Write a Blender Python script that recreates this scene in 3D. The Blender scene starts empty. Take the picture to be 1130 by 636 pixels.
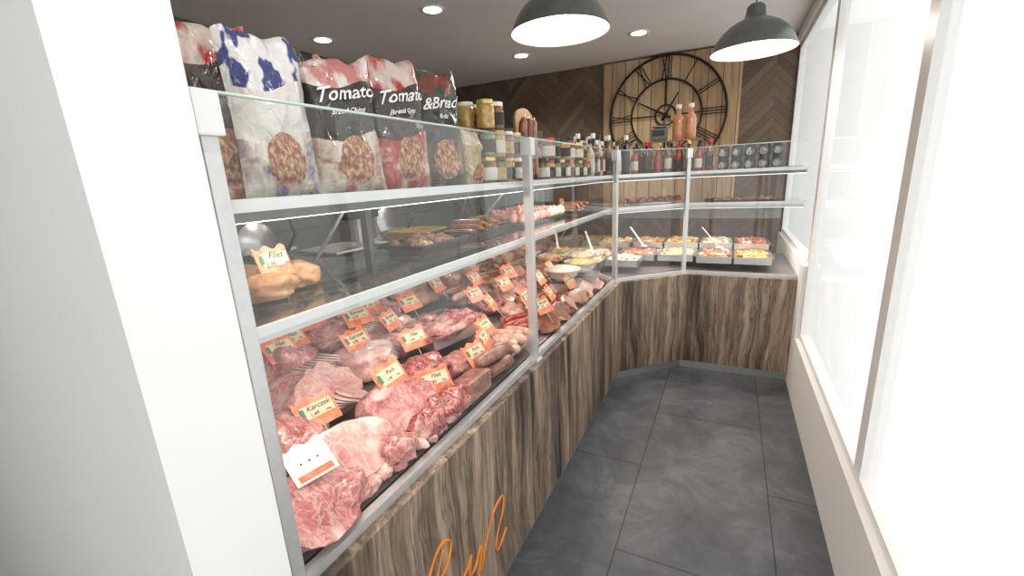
import bpy, bmesh, math, random
from mathutils import Vector, Matrix, noise
random.seed(7)
sc=bpy.context.scene
sc.view_settings.view_transform='Standard'
R=math.radians
# ------------------------------------------------------------ materials
def newmat(name):
    m=bpy.data.materials.new(name); m.use_nodes=True
    nt=m.node_tree; b=nt.nodes['Principled BSDF']
    return m,nt,b
def setb(b,rough=.5,metal=0,coat=0,spec=None,em=None,es=0):
    b.inputs['Roughness'].default_value=rough; b.inputs['Metallic'].default_value=metal
    b.inputs['Coat Weight'].default_value=coat; b.inputs['Coat Roughness'].default_value=.08
    if spec is not None: b.inputs['Specular IOR Level'].default_value=spec
    if em: b.inputs['Emission Color'].default_value=(*em,1); b.inputs['Emission Strength'].default_value=es
def c4(c): return (c[0],c[1],c[2],1)
def ramp(nt,stops,interp='LINEAR'):
    n=nt.nodes.new('ShaderNodeValToRGB'); n.color_ramp.interpolation=interp
    e=n.color_ramp.elements
    while len(e)<len(stops): e.new(.5)
    for i,(p,c) in enumerate(stops): e[i].position=p; e[i].color=c4(c)
    return n
def coords(nt,scale=(1,1,1),out='Object',rot=(0,0,0),loc=(0,0,0)):
    t=nt.nodes.new('ShaderNodeTexCoord'); m=nt.nodes.new('ShaderNodeMapping')
    m.inputs['Scale'].default_value=scale; m.inputs['Rotation'].default_value=rot; m.inputs['Location'].default_value=loc
    nt.links.new(t.outputs[out],m.inputs['Vector']); return m.outputs['Vector']
def ntex(nt,vec,scale,detail=3,rough=.5,dist=0):
    n=nt.nodes.new('ShaderNodeTexNoise'); n.inputs['Scale'].default_value=scale
    n.inputs['Detail'].default_value=detail; n.inputs['Roughness'].default_value=rough
    n.inputs['Distortion'].default_value=dist; nt.links.new(vec,n.inputs['Vector']); return n.outputs['Fac']
def bump(nt,b,h,strength=.3,dist=.01):
    n=nt.nodes.new('ShaderNodeBump'); n.inputs['Strength'].default_value=strength; n.inputs['Distance'].default_value=dist
    nt.links.new(h,n.inputs['Height']); nt.links.new(n.outputs[0],b.inputs['Normal'])
def mathn(nt,op,a,b=None,c=None):
    n=nt.nodes.new('ShaderNodeMath'); n.operation=op
    for i,x in enumerate((a,b,c)):
        if x is None: continue
        if isinstance(x,(int,float)): n.inputs[i].default_value=x
        else: nt.links.new(x,n.inputs[i])
    return n.outputs[0]
def mixc(nt,f,a,b,bt='MIX'):
    n=nt.nodes.new('ShaderNodeMix'); n.data_type='RGBA'; n.blend_type=bt
    if isinstance(f,(int,float)): n.inputs[0].default_value=f
    else: nt.links.new(f,n.inputs[0])
    for i,x in ((6,a),(7,b)):
        if isinstance(x,tuple): n.inputs[i].default_value=c4(x)
        else: nt.links.new(x,n.inputs[i])
    return n.outputs[2]
def plain(name,col,rough=.5,metal=0,coat=0,var=.12,scale=20,em=None,es=0,bm_=0):
    m,nt,b=newmat(name); setb(b,rough,metal,coat,None,em,es)
    f=ntex(nt,coords(nt),scale,3)
    r=ramp(nt,[(.3,tuple(x*(1-var) for x in col)),(.7,tuple(min(1,x*(1+var)) for x in col))])
    nt.links.new(f,r.inputs[0]); nt.links.new(r.outputs[0],b.inputs['Base Color'])
    if bm_: bump(nt,b,f,bm_,.004)
    return m
def speck(name,stops,scale,rough=.35,coat=.3,dist=.6,detail=4,stretch=(1,1,1),bs=.3,rot=(0,0,0)):
    m,nt,b=newmat(name); setb(b,rough,0,coat)
    v=coords(nt,stretch,rot=rot); f=ntex(nt,v,scale,detail,.6,dist)
    r=ramp(nt,stops); nt.links.new(f,r.inputs[0]); nt.links.new(r.outputs[0],b.inputs['Base Color'])
    if bs: bump(nt,b,f,bs,.006)
    return m
def meat(name,dark,mid,light,fat,scale=11,veins=.5,bs=.4):
    m,nt,b=newmat(name); setb(b,.3,0,.6)
    v=coords(nt); f=ntex(nt,v,scale,5,.6,.8); r=ramp(nt,[(.3,dark),(.5,mid),(.68,light)]); nt.links.new(f,r.inputs[0])
    g=ntex(nt,coords(nt,(1,1.5,1),loc=(3,1,2)),scale*1.5,3,.55,1.8)
    d=mathn(nt,'ABSOLUTE',mathn(nt,'SUBTRACT',g,.5)); rr=ramp(nt,[(0,(veins,)*3),(.022,(veins*.8,)*3),(.05,(0,0,0))]); nt.links.new(d,rr.inputs[0])
    g2=ntex(nt,coords(nt,loc=(7,5,1)),scale*.6,3,.5,.6); r3=ramp(nt,[(.56,(0,0,0)),(.63,(.85,)*3)]); nt.links.new(g2,r3.inputs[0])
    s=mathn(nt,'MAXIMUM',rr.outputs[0],r3.outputs[0])
    nt.links.new(mixc(nt,s,r.outputs[0],fat),b.inputs['Base Color']); bump(nt,b,f,bs,.008); return m
M={}
M['white']=plain('white_plaster',(.88,.88,.87),.7,var=.02,scale=3)
M['frame']=plain('white_frame',(.88,.88,.88),.35,var=.02)
M['ceil']=plain('ceiling_paint',(.76,.73,.71),.8,var=.03,scale=2)
M['steel']=plain('brushed_steel',(.62,.63,.64),.3,.9,var=.06,scale=60)
M['alu']=plain('anodised_aluminium',(.60,.61,.62),.38,.55,var=.04,scale=60)
M['rail']=plain('white_rail',(.72,.73,.74),.35,.2,var=.03)
M['dark']=plain('dark_plastic',(.03,.03,.033),.4)
M['grey']=plain('grey_plastic',(.16,.17,.17),.45)
M['iron']=plain('black_iron',(.02,.018,.017),.5,.5)
M['deck']=plain('steel_deck',(.28,.25,.24),.35,.6)
M['shade']=plain('shade_enamel',(.13,.14,.125),.35,.3,coat=.3)
M['shadeglow']=plain('shade_inner_glow',(.78,.78,.76),.4,em=(1,.98,.95),es=.10,var=.01)  # weak emission stands in for bulb light on the shade lining
M['bulb']=plain('bulb',(1,1,1),.3,em=(1,.95,.88),es=12,var=0)
M['down']=plain('downlight_lens',(1,1,1),.3,em=(1,.96,.9),es=8,var=0)
M['strip']=plain('led_strip',(1,1,1),.3,em=(1,.93,.9),es=3,var=0)
M['orange']=plain('orange_paint',(.80,.27,.03),.5,var=.03)
M['tag']=speck('tag_orange',[(.3,(.72,.11,.05)),(.5,(.80,.22,.11)),(.7,(.86,.40,.25))],35,.45,.1,bs=0)
M['tagc']=plain('tag_cream',(.74,.62,.42),.5,var=.04)
M['tagw']=plain('tag_white',(.78,.77,.76),.5,var=.03)
M['ink']=plain('black_ink',(.02,.02,.02),.6)
M['inkg']=plain('green_ink',(.05,.22,.12),.6)
M['textw']=plain('white_print',(.9,.9,.88),.5,var=.02)
M['redlid']=plain('red_lid',(.45,.03,.03),.3,coat=.3)
M['gold']=plain('gold_lid',(.65,.48,.2),.3,.7)
M['whitelid']=plain('white_cap',(.85,.82,.78),.4,var=.03)
M['label']=plain('paper_label',(.68,.63,.54),.6,var=.05)
M['labeld']=plain('dark_label',(.03,.03,.028),.6)
M['jarbrown']=speck('jar_brown',[(.35,(.07,.03,.012)),(.6,(.25,.12,.04)),(.75,(.4,.25,.1))],40,.12,.6,bs=0)
M['jargreen']=speck('jar_green',[(.35,(.06,.08,.02)),(.6,(.2,.22,.07)),(.75,(.45,.42,.2))],40,.12,.6,bs=0)
M['jaryel']=speck('jar_mustard',[(.35,(.35,.2,.04)),(.6,(.55,.36,.1)),(.75,(.7,.55,.3))],40,.12,.6,bs=0)
M['bottle']=plain('dark_bottle',(.02,.012,.008),.08,coat=.6)
M['sauce']=plain('cream_sauce_bottle',(.62,.5,.36),.15,coat=.6)
M['redb']=plain('red_bottle',(.32,.03,.015),.1,coat=.6)
M['rose']=plain('rose_liquor',(.62,.27,.14),.06,coat=.6)
M['kraft']=plain('wood_board',(.42,.27,.15),.6,scale=8)
M['yellow']=plain('yellow_crate',(.5,.33,.08),.5)
M['ceramic']=plain('white_ceramic',(.82,.82,.8),.15,coat=.5,var=.02)
M['pork']=meat('raw_pork',(.27,.05,.05),(.49,.15,.15),(.64,.30,.28),(.80,.60,.56),12)
M['porkpale']=meat('pale_pork',(.48,.17,.17),(.64,.32,.30),(.74,.47,.43),(.84,.70,.65),10)
M['ham']=meat('pink_ham',(.52,.21,.19),(.67,.34,.31),(.76,.48,.44),(.84,.70,.64),12,.25,.15)
M['beef']=meat('red_meat',(.15,.014,.016),(.36,.04,.045),(.50,.11,.11),(.72,.46,.42),18,.7)
M['smoked']=meat('smoked_meat',(.05,.012,.008),(.19,.05,.024),(.38,.14,.07),(.48,.25,.14),14,.3)
M['sausw']=speck('white_sausage',[(.3,(.58,.30,.22)),(.5,(.70,.44,.35)),(.7,(.80,.60,.50))],30,.28,.5,.4,bs=.1)
M['sausb']=speck('brown_sausage',[(.3,(.14,.04,.018)),(.5,(.32,.12,.05)),(.7,(.50,.25,.14))],30,.28,.5,.4,bs=.1)
M['sausr']=speck('red_sausage',[(.3,(.22,.012,.01)),(.5,(.38,.035,.025)),(.7,(.5,.10,.06))],30,.22,.5,.4,bs=.1)
M['fat']=plain('fat_rind',(.76,.58,.52),.35,coat=.4,var=.12)
M['pate']=speck('pate',[(.3,(.18,.07,.055)),(.5,(.32,.15,.12)),(.7,(.44,.25,.2))],40,.4,.3)
M['bread']=speck('bread_crust',[(.3,(.20,.09,.035)),(.5,(.40,.21,.10)),(.7,(.58,.38,.22))],14,.6,0)
M['pinkcake']=speck('pink_skewer',[(.3,(.7,.2,.16)),(.5,(.8,.38,.32)),(.7,(.86,.6,.54))],40,.4,.2)
M['whitecake']=speck('white_cake',[(.3,(.66,.6,.42)),(.6,(.82,.79,.7))],40,.5,.1)
sal={}
for k,(a,b_,c_) in dict(carrot=((.42,.10,.02),(.66,.27,.07),(.78,.52,.28)),veg=((.5,.44,.28),(.72,.64,.46),(.58,.27,.1)),white=((.5,.44,.32),(.74,.70,.58),(.82,.79,.7)),
      beet=((.22,.025,.025),(.46,.11,.07),(.66,.42,.3)),green=((.09,.12,.025),(.30,.31,.10),(.64,.6,.36)),yel=((.5,.31,.05),(.70,.52,.18),(.8,.7,.42))).items():
    sal[k]=speck('salad_'+k,[(.32,a),(.5,b_),(.66,c_)],45,.35,.3,.5,bs=.8)

def mat_wood():
    m,nt,b=newmat('oak_laminate'); setb(b,.5)
    t=nt.nodes.new('ShaderNodeTexCoord')
    wob=ntex(nt,coords(nt,(1.6,1,1.2)),1.6,3,.5)
    s=nt.nodes.new('ShaderNodeSeparateXYZ'); nt.links.new(t.outputs['Object'],s.inputs[0])
    cb=nt.nodes.new('ShaderNodeCombineXYZ')
    nt.links.new(mathn(nt,'ADD',s.outputs[0],mathn(nt,'MULTIPLY',wob,.11)),cb.inputs[0])
    nt.links.new(mathn(nt,'MULTIPLY',s.outputs[2],.07),cb.inputs[2]); nt.links.new(s.outputs[1],cb.inputs[1])
    f1=ntex(nt,cb.outputs[0],17,8,.74,.2)
    r1=ramp(nt,[(.30,(.045,.034,.027)),(.42,(.15,.108,.078)),(.52,(.31,.22,.152)),(.66,(.52,.40,.295))]); nt.links.new(f1,r1.inputs[0])
    f2=ntex(nt,cb.outputs[0],4.6,5,.66,.7)
    r2=ramp(nt,[(.40,(.15,.145,.145)),(.46,(.42,.41,.41)),(.52,(.92,.91,.90)),(.7,(1.0,.98,.96))]); nt.links.new(f2,r2.inputs[0])
    c=mixc(nt,1.0,r1.outputs[0],r2.outputs[0],'MULTIPLY')
    g=ntex(nt,cb.outputs[0],24,4,.6,.1); d=mathn(nt,'ABSOLUTE',mathn(nt,'SUBTRACT',g,.47)); r3=ramp(nt,[(0,(.2,.19,.18)),(.010,(.5,.48,.46)),(.026,(1,1,1))]); nt.links.new(d,r3.inputs[0])
    c=mixc(nt,.75,c,r3.outputs[0],'MULTIPLY')
    f3=ntex(nt,coords(nt,(1,1,.03)),110,3,.6,.1); r4=ramp(nt,[(.35,(.6,.59,.58)),(.6,(1,1,1))]); nt.links.new(f3,r4.inputs[0])
    c=mixc(nt,.8,c,r4.outputs[0],'MULTIPLY')
    g=nt.nodes.new('ShaderNodeGamma'); g.inputs[1].default_value=.86
    nt.links.new(c,g.inputs[0]); nt.links.new(g.outputs[0],b.inputs['Base Color'])
    bump(nt,b,f3,.15,.002); return m
M['wood']=mat_wood()
def mat_floor():
    m,nt,b=newmat('slate_tiles'); setb(b,.45)
    t=nt.nodes.new('ShaderNodeTexCoord'); s=nt.nodes.new('ShaderNodeSeparateXYZ'); nt.links.new(t.outputs['Object'],s.inputs[0])
    cb=nt.nodes.new('ShaderNodeCombineXYZ')
    nt.links.new(mathn(nt,'SUBTRACT',s.outputs[1],.93),cb.inputs[0]); nt.links.new(mathn(nt,'ADD',s.outputs[0],.34),cb.inputs[1])
    br=nt.nodes.new('ShaderNodeTexBrick'); nt.links.new(cb.outputs[0],br.inputs['Vector'])
    br.inputs['Scale'].default_value=1; br.inputs['Brick Width'].default_value=1.2; br.inputs['Row Height'].default_value=.6
    br.inputs['Mortar Size'].default_value=.003; br.inputs['Mortar Smooth'].default_value=.1
    br.inputs['Color1'].default_value=(.9,.9,.9,1); br.inputs['Color2'].default_value=(1,1,1,1); br.inputs['Mortar'].default_value=(.2,.2,.2,1)
    f=ntex(nt,t.outputs['Object'],3.2,9,.74,.6)
    r=ramp(nt,[(.3,(.050,.056,.066)),(.5,(.094,.102,.116)),(.7,(.175,.185,.203))]); nt.links.new(f,r.inputs[0])
    nt.links.new(mixc(nt,1.0,r.outputs[0],br.outputs['Color'],'MULTIPLY'),b.inputs['Base Color'])
    bump(nt,b,f,.25,.004); return m
M['floor']=mat_floor()
def mat_chevron():
    m,nt,b=newmat('chevron_wood'); setb(b,.6)
    t=nt.nodes.new('ShaderNodeTexCoord'); s=nt.nodes.new('ShaderNodeSeparateXYZ'); nt.links.new(t.outputs['Object'],s.inputs[0])
    x,z=s.outputs[0],s.outputs[2]
    xs=mathn(nt,'DIVIDE',x,.62); fr=mathn(nt,'FRACT',xs); tri=mathn(nt,'ABSOLUTE',mathn(nt,'SUBTRACT',fr,.5))
    h=mathn(nt,'ADD',z,mathn(nt,'MULTIPLY',tri,.62)); hs=mathn(nt,'DIVIDE',h,.095)
    pf=mathn(nt,'FRACT',hs); pi=mathn(nt,'FLOOR',hs); half=mathn(nt,'FLOOR',mathn(nt,'MULTIPLY',xs,2))
    cb=nt.nodes.new('ShaderNodeCombineXYZ'); nt.links.new(pi,cb.inputs[0]); nt.links.new(half,cb.inputs[1])
    wn=nt.nodes.new('ShaderNodeTexWhiteNoise'); nt.links.new(cb.outputs[0],wn.inputs['Vector'])
    r=ramp(nt,[(0,(.125,.085,.058)),(.5,(.16,.11,.075)),(1,(.205,.148,.102))]); nt.links.new(wn.outputs['Value'],r.inputs[0])
    f=ntex(nt,coords(nt,(3,3,12)),6,4,.6,.6)
    r2=ramp(nt,[(.3,(.7,.7,.7)),(.7,(1,1,1))]); nt.links.new(f,r2.inputs[0])
    nt.links.new(mixc(nt,mathn(nt,'GREATER_THAN',pf,.05),(.05,.036,.028),mixc(nt,1.0,r.outputs[0],r2.outputs[0],'MULTIPLY')),b.inputs['Base Color']); return m
M['chev']=mat_chevron()
def mat_plank():
    m,nt,b=newmat('pale_planks'); setb(b,.6)
    t=nt.nodes.new('ShaderNodeTexCoord'); s=nt.nodes.new('ShaderNodeSeparateXYZ'); nt.links.new(t.outputs['Object'],s.inputs[0])
    xs=mathn(nt,'DIVIDE',s.outputs[0],.135); fr=mathn(nt,'FRACT',xs)
    wn=nt.nodes.new('ShaderNodeTexWhiteNoise'); wn.noise_dimensions='1D'; nt.links.new(mathn(nt,'FLOOR',xs),wn.inputs['W'])
    r=ramp(nt,[(0,(.46,.30,.17)),(.5,(.60,.42,.25)),(1,(.72,.53,.33))]); nt.links.new(wn.outputs['Value'],r.inputs[0])
    f=ntex(nt,coords(nt,(1,1,.08)),30,4,.6,.4); r2=ramp(nt,[(.3,(.6,.57,.54)),(.65,(1,1,1))]); nt.links.new(f,r2.inputs[0])
    nt.links.new(mixc(nt,mathn(nt,'GREATER_THAN',fr,.05),(.06,.04,.03),mixc(nt,1.0,r.outputs[0],r2.outputs[0],'MULTIPLY')),b.inputs['Base Color']); return m
M['plank']=mat_plank()
def mat_walltile():
    m,nt,b=newmat('grey_wall_tiles'); setb(b,.3)
    t=nt.nodes.new('ShaderNodeTexCoord'); s=nt.nodes.new('ShaderNodeSeparateXYZ'); nt.links.new(t.outputs['Object'],s.inputs[0])
    cb=nt.nodes.new('ShaderNodeCombineXYZ'); nt.links.new(s.outputs[1],cb.inputs[0]); nt.links.new(s.outputs[2],cb.inputs[1])
    br=nt.nodes.new('ShaderNodeTexBrick'); nt.links.new(cb.outputs[0],br.inputs['Vector']); br.inputs['Scale'].default_value=1
    br.inputs['Brick Width'].default_value=.6; br.inputs['Row Height'].default_value=.3; br.inputs['Mortar Size'].default_value=.004
    br.inputs['Color1'].default_value=(.12,.13,.115,1); br.inputs['Color2'].default_value=(.16,.17,.155,1); br.inputs['Mortar'].default_value=(.07,.07,.07,1)
    nt.links.new(br.outputs['Color'],b.inputs['Base Color']); return m
M['wtile']=mat_walltile()
def mat_glass(name,tint=(.965,.985,.975),f0=.07,fs=.93):
    m=bpy.data.materials.new(name); m.use_nodes=True; nt=m.node_tree; nt.nodes.clear()
    o=nt.nodes.new('ShaderNodeOutputMaterial'); tr=nt.nodes.new('ShaderNodeBsdfTransparent'); gl=nt.nodes.new('ShaderNodeBsdfGlossy')
    tr.inputs[0].default_value=c4(tint); gl.inputs['Roughness'].default_value=.0; gl.inputs[0].default_value=(1,1,1,1)
    lw=nt.nodes.new('ShaderNodeLayerWeight'); lw.inputs[0].default_value=.5
    f=mathn(nt,'ADD',mathn(nt,'MULTIPLY',mathn(nt,'POWER',lw.outputs['Facing'],5),fs),f0)
    mx=nt.nodes.new('ShaderNodeMixShader'); nt.links.new(f,mx.inputs[0]); nt.links.new(tr.outputs[0],mx.inputs[1]); nt.links.new(gl.outputs[0],mx.inputs[2])
    nt.links.new(mx.outputs[0],o.inputs[0]); return m
M['glass']=mat_glass('clear_glass',f0=.06)
M['shelfglass']=mat_glass('shelf_glass',(.74,.80,.78),.10)
M['glassedge']=plain('glass_edge',(.55,.66,.62),.2,coat=.4,var=.03)

# ------------------------------------------------------------ mesh builder
class B:
    def __init__(s): s.bm=bmesh.new(); s.m=[]
    def mi(s,k):
        mt=M[k] if isinstance(k,str) else k
        if mt not in s.m: s.m.append(mt)
        return s.m.index(mt)
    def add(s,vs,fs,k,T=None,smooth=False,uv=None):
        T=T or Matrix(); i=s.mi(k); bv=[s.bm.verts.new(T@Vector(v)) for v in vs]
        for f in fs:
            try: fc=s.bm.faces.new([bv[j] for j in f])
            except ValueError: continue
            fc.material_index=i; fc.smooth=smooth
            if uv:
                l=s.bm.loops.layers.uv.verify()
                for lp,j in zip(fc.loops,f): lp[l].uv=uv[j]
        return bv
    def box(s,c,sz,k,T=None,bev=0):
        x,y,z=[a/2 for a in sz]; T=(T or Matrix())@Matrix.Translation(c)
        vs=[(sx*x,sy*y,sz_*z) for sx in(-1,1) for sy in(-1,1) for sz_ in(-1,1)]
        fs=[(0,1,3,2),(4,6,7,5),(0,4,5,1),(2,3,7,6),(0,2,6,4),(1,5,7,3)]
        if not bev: return s.add(vs,fs,k,T)
        t=bmesh.new(); bv=[t.verts.new(v) for v in vs]
        for f in fs: t.faces.new([bv[j] for j in f])
        bmesh.ops.bevel(t,geom=t.edges[:],offset=bev,segments=2,affect='EDGES',profile=.7)
        t.verts.index_update()
        s.add([v.co.copy() for v in t.verts],[[v.index for v in f.verts] for f in t.faces],k,T); t.free()
    def lathe(s,prof,k,T=None,seg=20,smooth=True,cap=True):
        vs=[];fs=[];n=len(prof)
        for i in range(seg):
            a=2*math.pi*i/seg
            for r,z in prof: vs.append((r*math.cos(a),r*math.sin(a),z))
        for i in range(seg):
            j=(i+1)%seg
            for q in range(n-1): fs.append((i*n+q,j*n+q,j*n+q+1,i*n+q+1))
        if cap:
            if prof[0][0]>1e-4: fs.append([i*n for i in range(seg)][::-1])
            if prof[-1][0]>1e-4: fs.append([i*n+n-1 for i in range(seg)])
        s.add(vs,fs,k,T,smooth)
    def tube(s,path,r,k,seg=8,T=None,closed=False):
        path=[Vector(p) for p in path]; n=len(path); vs=[];fs=[]
        rr=r if isinstance(r,list) else [r]*n
        pn=Vector((0,0,1))
        for i,p in enumerate(path):
            a=path[(i-1)%n] if (closed or i>0) else p; b=path[(i+1)%n] if (closed or i<n-1) else p
            t=(b-a).normalized(); u=pn-t*pn.dot(t)
            if u.length<1e-3: u=t.orthogonal()
            u.normalize(); pn=u; w=t.cross(u)
            for q in range(seg):
                an=2*math.pi*q/seg; vs.append(p+(u*math.cos(an)+w*math.sin(an))*rr[i])
        for i in range(n if closed else n-1):
            for q in range(seg):
                a=i*seg+q;b=i*seg+(q+1)%seg;j=(i+1)%n; fs.append((a,b,j*seg+(q+1)%seg,j*seg+q))
        if not closed: fs.append(list(range(seg))[::-1]); fs.append([(n-1)*seg+q for q in range(seg)])
        s.add(vs,fs,k,T,True)
    def blob(s,c,sz,k,rot=0,amt=.18,fr=2.2,sub=3,cut=None,cutk=None,tilt=0,flat=-.55):
        t=bmesh.new(); bmesh.ops.create_icosphere(t,subdivisions=sub,radius=1)
        off=Vector((random.uniform(-50,50),random.uniform(-50,50),random.uniform(-50,50)))
        vs=[]; cutv=set()
        n=Vector(cut[:3]).normalized() if cut else None
        t.verts.index_update()
        for v in t.verts:
            p=v.co*(1+amt*noise.noise(v.co*fr+off)*2+amt*.35*noise.noise(v.co*fr*3+off)*2)
            if n is not None:
                d=p.dot(n)
                if d>cut[3]: p=p-n*(d-cut[3]); cutv.add(v.index)
            if p.z<flat: p.z=flat
            vs.append(Vector((p.x*sz[0],p.y*sz[1],p.z*sz[2])))
        fa=[];fb=[]
        for f in t.faces:
            ids=[v.index for v in f.verts]
            (fb if all(i in cutv for i in ids) else fa).append(ids)
        t.free()
        T=Matrix.Translation(c)@Matrix.Rotation(rot,4,'Z')@Matrix.Rotation(tilt,4,'Y')
        i0=s.mi(k); i1=s.mi(cutk) if cutk else i0
        bv=[s.bm.verts.new(T@v) for v in vs]
        for L,i,sm in((fa,i0,True),(fb,i1,False)):
            for f in L:
                fc=s.bm.faces.new([bv[j] for j in f]); fc.material_index=i; fc.smooth=sm
    def saus(s,c,L,r,k,rot=0,bend=.15,tz=0):
        n=13; path=[];rr=[]
        for i in range(n):
            u=i/(n-1)*2-1; path.append((u*L/2,bend*L*(1-u*u),0))
            rr.append(max(.12,math.sqrt(max(0,1-abs(u)**7)))*r)
        T=Matrix.Translation(c)@Matrix.Rotation(rot,4,'Z')@Matrix.Rotation(tz,4,'Y')
        s.tube(path,rr,k,10,T)
    def mesh(s,me,k,T):
        s.add([v.co.copy() for v in me.vertices],[list(p.vertices) for p in me.polygons],k,T)
    def poly(s,pts,z0,z1,k):
        n=len(pts); vs=[(x,y,z0) for x,y in pts]+[(x,y,z1) for x,y in pts]
        fs=[list(range(n))[::-1],list(range(n,2*n))]+[(i,(i+1)%n,n+(i+1)%n,n+i) for i in range(n)]
        s.add(vs,fs,k)
    def done(s,name,parent=None,recalc=True):
        if recalc: bmesh.ops.recalc_face_normals(s.bm,faces=s.bm.faces[:])
        me=bpy.data.meshes.new(name); s.bm.to_mesh(me); s.bm.free()
        for m in s.m: me.materials.append(m)
        o=bpy.data.objects.new(name,me); sc.collection.objects.link(o)
        if parent: o.parent=parent
        return o
def empty(name):
    o=bpy.data.objects.new(name,None); sc.collection.objects.link(o); return o
_tc={}
def textmesh(t,size,shear=.0,al='CENTER'):
    key=(t,size,shear)
    if key in _tc: return _tc[key]
    cu=bpy.data.curves.new('t','FONT'); cu.body=t; cu.size=size; cu.shear=shear; cu.align_x=al; cu.resolution_u=3; cu.offset=size*.012
    o=bpy.data.objects.new('t',cu); sc.collection.objects.link(o); bpy.context.view_layer.update()
    me=bpy.data.meshes.new_from_object(o.evaluated_get(bpy.context.evaluated_depsgraph_get()))
    bpy.data.objects.remove(o); _tc[key]=me; return me
def RZ(a): return Matrix.Rotation(a,4,'Z')
def TR(*c): return Matrix.Translation(c)

# ------------------------------------------------------------ room
ZC=2.70; XR=.46
def wall(name,c,s,k): b=B(); b.box(c,s,k); return b.done(name)
XC=(XR-3.5)/2; XL=XR+3.5
wall('floor',(XC,1.9,-.05),(XL+.1,6.6,.1),'floor')
wall('ceiling',(XC,1.9,ZC+.05),(XL+.1,6.6,.1),'ceil')
wall('wall_back',(XC,5.15,ZC/2),(XL+.1,.1,ZC),'chev')
wall('wall_left',(-3.45,1.95,ZC/2),(.1,6.3,ZC),'wtile')
wall('wall_front',(-2.04,.32,ZC/2),(2.72,.14,ZC),'white')
W=XR+.05
b=B()
b.box((W,1.07,.2),(.1,4.54,.4),'white'); b.box((W,1.95,2.65),(.1,6.3,.1),'white'); b.box((W,4.22,.45),(.1,1.76,.9),'white')
b.done('wall_right')
for i,(y0,y1,z0) in enumerate([(-1.2,.28,.4),(.28,1.78,.4),(1.78,3.34,.4),(3.34,5.1,.9)]):  # last one is an unseen window, added to brighten the back end
    b=B(); w=.04
    for yy in (y0+w/2,y1-w/2): b.box((W,yy,(z0+2.6)/2),(.05,w,2.6-z0),'frame')
    for zz in (z0+.02,2.58): b.box((W,(y0+y1)/2,zz),(.05,y1-y0-2*w,.04),'frame')
    b.add([(W,y0+w,z0+.04),(W,y1-w,z0+.04),(W,y1-w,2.56),(W,y0+w,2.56)],[(0,1,2,3)],'glass')
    b.done('window_%d'%(i+1))
wall('wall_entrance',(-2.25,-1.25,ZC/2),(2.5,.1,ZC),'white')
wall('trim_1',(-.25,-1.25,2.56),(1.49,.1,.27),'white')
b=B()
for x in (-.96,-.27,.42): b.box((x,-1.25,1.2),(.06,.05,2.4),'frame')
for z in (.05,2.37): b.box((-.27,-1.25,z),(1.32,.05,.06),'frame')
b.box((-.34,-1.20,1.05),(.02,.03,.3),'steel')
b.done('added_door_1')  # unseen open doorway, added to let light onto the white partition

# clock + panel
b=B(); b.box((-.64,5.075,1.9),(1.34,.05,1.56),'plank'); b.done('plank_wall_panel')
b=B(); C=Vector((-.655,5.02,2.105))
def ring(r,th):
    b.tube([C+Vector((r*math.cos(a),0,r*math.sin(a))) for a in [2*math.pi*i/56 for i in range(56)]],th,'iron',6,closed=True)
ring(.57,.012); ring(.345,.010); ring(.10,.009)
nums=['XII','I','II','III','IIII','V','VI','VII','VIII','IX','X','XI']
for i,nm in enumerate(nums):
    a=R(90-30*i); u=Vector((math.cos(a),0,math.sin(a))); w=Vector((math.sin(a),0,-math.cos(a)))
    wid={'I':.026,'V':.05,'X':.055}; tot=sum(wid[ch] for ch in nm); x=-tot/2
    for ch in nm:
        x0=x; x1=x+wid[ch]; xm=(x0+x1)/2; x=x1
        segs=[((xm,.35),(xm,.56))] if ch=='I' else ([((x0+.005,.56),(xm,.35)),((x1-.005,.56),(xm,.35))] if ch=='V' else [((x0+.005,.56),(x1-.005,.35)),((x1-.005,.56),(x0+.005,.35))])
        for (p,q),(p2,q2) in segs: b.tube([C+w*p+u*q,C+w*p2+u*q2],.0055,'iron',5)
for i in range(4):
    a=R(90*i); u=Vector((math.cos(a),0,math.sin(a))); b.tube([C+u*.10,C+u*.345],.008,'iron',5)
for a,L in ((R(152),.30),(R(60),.24)):
    u=Vector((math.cos(a),0,math.sin(a))); b.tube([C-u*.06+Vector((0,-.02,0)),C+u*L+Vector((0,-.02,0))],[.014,.006],'iron',6)
b.lathe([(.025,-.02),(.025,.02)],'iron',Matrix.Translation(C)@Matrix.Rotation(R(90),4,'X'))
b.done('wall_clock')

# downlights
for (x,y) in [(-1.92,2.81),(-3.02,2.84),(-1.91,4.24),(-.79,4.21),(-.3,.2)]:
    b=B(); T=TR(x,y,ZC)
    b.lathe([(.060,-.004),(.085,-.008),(.09,0)],'frame',T,24,cap=False); b.lathe([(.0,-.006),(.062,-.006)],'down',T,24,cap=False)
    e=b.done('ceiling_downlight')
    l=bpy.data.lights.new('down','SPOT'); l.energy=42; l.spot_size=R(140); l.spot_blend=.8; l.shadow_soft_size=.06; l.color=(1,.90,.78)
    lo=bpy.data.objects.new('lamp',l); sc.collection.objects.link(lo); lo.location=(x,y,ZC-.03); lo.parent=e
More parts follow.
